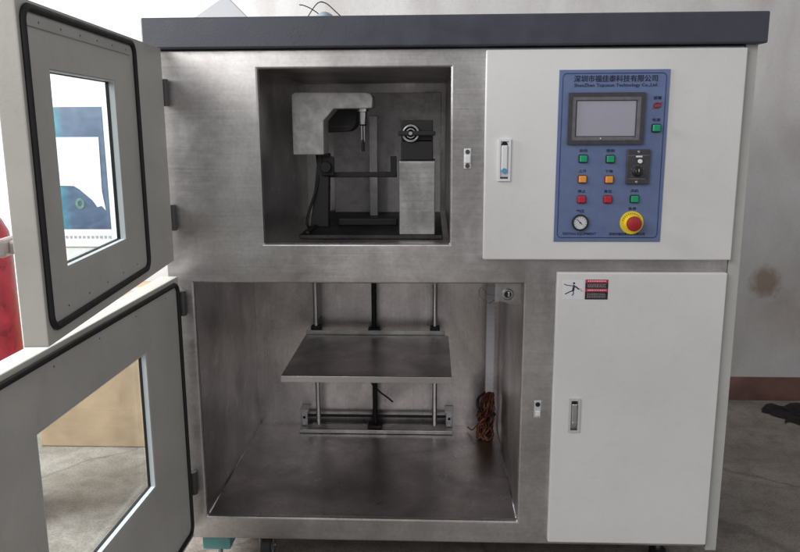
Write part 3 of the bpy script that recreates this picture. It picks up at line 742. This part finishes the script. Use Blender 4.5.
gb = thing('gas_bottle', (-1.462, 0.33, FZ), 'red gas bottle with dark valve standing behind the open doors', 'gas bottle')
mb = MB().use('bottle').lathe((-1.462, 0.33, 0.0), (0, 0, 1), [(0, FZ+0.001), (0.100, FZ+0.001), (0.108, FZ+0.012), (0.110, FZ+0.03), (0.110, 0.86), (0.104, 0.91), (0.086, 0.95), (0.058, 0.98), (0.034, 0.99), (0.030, 1.02), (0, 1.02)], 40)
build('body', mb, gb)
mb = MB().use('black_matt').cyl((-1.462, 0.33, 1.0205), (0, 0, 1), 0.022, 0.09, 16); mb.use('hinge').cyl((-1.462, 0.33, 1.06), (1, 0, 0), 0.014, 0.085, 14)
mb.use('black_matt').cyl((-1.462, 0.33, 1.1105), (0, 0, 1), 0.045, 0.02, 20)
build('valve', mb, gb)

# cardboard box
mb = MB().use('board')
X0, X1, Y0, Y1, H = -1.63, -0.80, 0.895, 1.25, 0.564
mb.box(X0, X1, Y0, Y1, FZ+0.001, H, 0.004)
bx = build('cardboard_box', mb, None, base=(-1.2, 1.07, FZ))
tag(bx, 'large tan cardboard box standing on the floor seen through the lower door window', 'box')
mb = MB().use('strip').box(X0+0.002, X1-0.002, (Y0+Y1)/2-0.03, (Y0+Y1)/2+0.03, H+0.0003, H+0.001)
mb.use('strip').box(X0+0.002, X0+0.06, Y0-0.0009, Y0-0.0002, 0.20, 0.25)
build('packing_tape', mb, bx)

# poster on the wall, with a paper taped over it
def posmat():
    mt, nt, b = newmat('poster_print')
    t = nt.nodes.new('ShaderNodeTexCoord'); n = noise(nt, scale=(1, 1, 1.4), s=9, detail=6, dist=1.2)
    sp = nt.nodes.new('ShaderNodeSeparateXYZ'); nt.links.new(t.outputs['Object'], sp.inputs[0])
    mr = nt.nodes.new('ShaderNodeMapRange'); mr.inputs['From Min'].default_value = -0.16; mr.inputs['From Max'].default_value = 0.03
    nt.links.new(sp.outputs['X'], mr.inputs['Value'])
    r1 = ramp(nt, mr.outputs['Result'], 0.10, (0.05, 0.24, 0.30), 0.45, (0.075, 0.11, 0.18))
    r2 = ramp(nt, n.outputs['Fac'], 0.35, (0.55, 0.6, 0.62), 0.7, (1, 1, 1))
    nt.links.new(mult(nt, r1.outputs['Color'], r2.outputs['Color']), b.inputs['Base Color']); b.inputs['Roughness'].default_value = 0.35
    return mt
M['poster'] = posmat()
M['poster_green'] = paint('poster_green_disc', (0.075, 0.15, 0.12), 0.4, 0.3, 0.0, s=60)
mb = MB().use('paper').box(-2.00, -1.484, 1.522, 1.5305, 0.675, 1.414)
mb.use('poster').box(-1.985, -1.528, 1.5212, 1.5219, 0.759, 1.330)
ps = build('wall_poster', mb, None, base=(-1.637, 1.526, 0.675))
tag(ps, 'white bordered blue and teal picture poster on the wall behind the upper door window', 'poster')
mb = MB().use('poster_green'); mb.tube([(-1.668 + 0.016*math.cos(a), 1.5208, 0.880 + 0.020*math.sin(a)) for a in [2*math.pi*i/24 for i in range(24)]], 0.008, 8, closed=True, sq=0.06)
build('green_disc', mb, ps)
mb = MB().use('label_grey')
x = -1.754
while x < -1.542: mb.box(x, x+0.013, 1.5212, 1.5219, 0.714, 0.727); x += 0.021
build('caption_marks', mb, ps)
mb = MB().use('paper')
mb.prism([(-1.965, 1.192), (-1.553, 1.192), (-1.557, 0.939), (-1.545, 0.849), (-1.564, 0.87), (-1.585, 0.865), (-1.606, 0.897), (-1.664, 0.949), (-1.69, 0.965), (-1.965, 0.971)][::-1], 1.5185, 1.5200)
tag(build('torn_paper', mb, None, base=(-1.74, 1.519, 1.07)), 'blank white paper with a torn lower edge taped over the blue poster', 'paper')

# dark cloth by the wall on the right
mb = MB().use('cloth'); nx, ny = 34, 22; V = []
for j in range(ny):
    row = []
    for i in range(nx):
        u, v_ = i/(nx-1), j/(ny-1)
        e = max(0, math.sin(math.pi*u))**0.6*max(0, math.sin(math.pi*v_))**0.6
        h = FZ + 0.004 + e*(0.026 + 0.018*math.sin(9*u+4*v_) + 0.016*math.sin(21*u-13*v_) + random.uniform(0, .016))
        x = 1.56 + 0.55*u + 0.03*math.sin(7*v_); x += random.uniform(-.012, .012); y = 1.12 + 0.32*v_ + 0.025*math.sin(31*u) + 0.10*(1-u)*(1-v_) + 0.02*math.sin(11*u)
        row.append(mb.bm.verts.new((x, y, max(FZ+0.003, h))))
    V.append(row)
fs = [mb.bm.faces.new((V[j][i], V[j][i+1], V[j+1][i+1], V[j+1][i])) for j in range(ny-1) for i in range(nx-1)]
mb._tag(fs, True)
tag(build('floor_cloth', mb, None, base=(1.8, 1.28, FZ)), 'dark crumpled cloth lying on the floor at the foot of the stained wall', 'cloth')
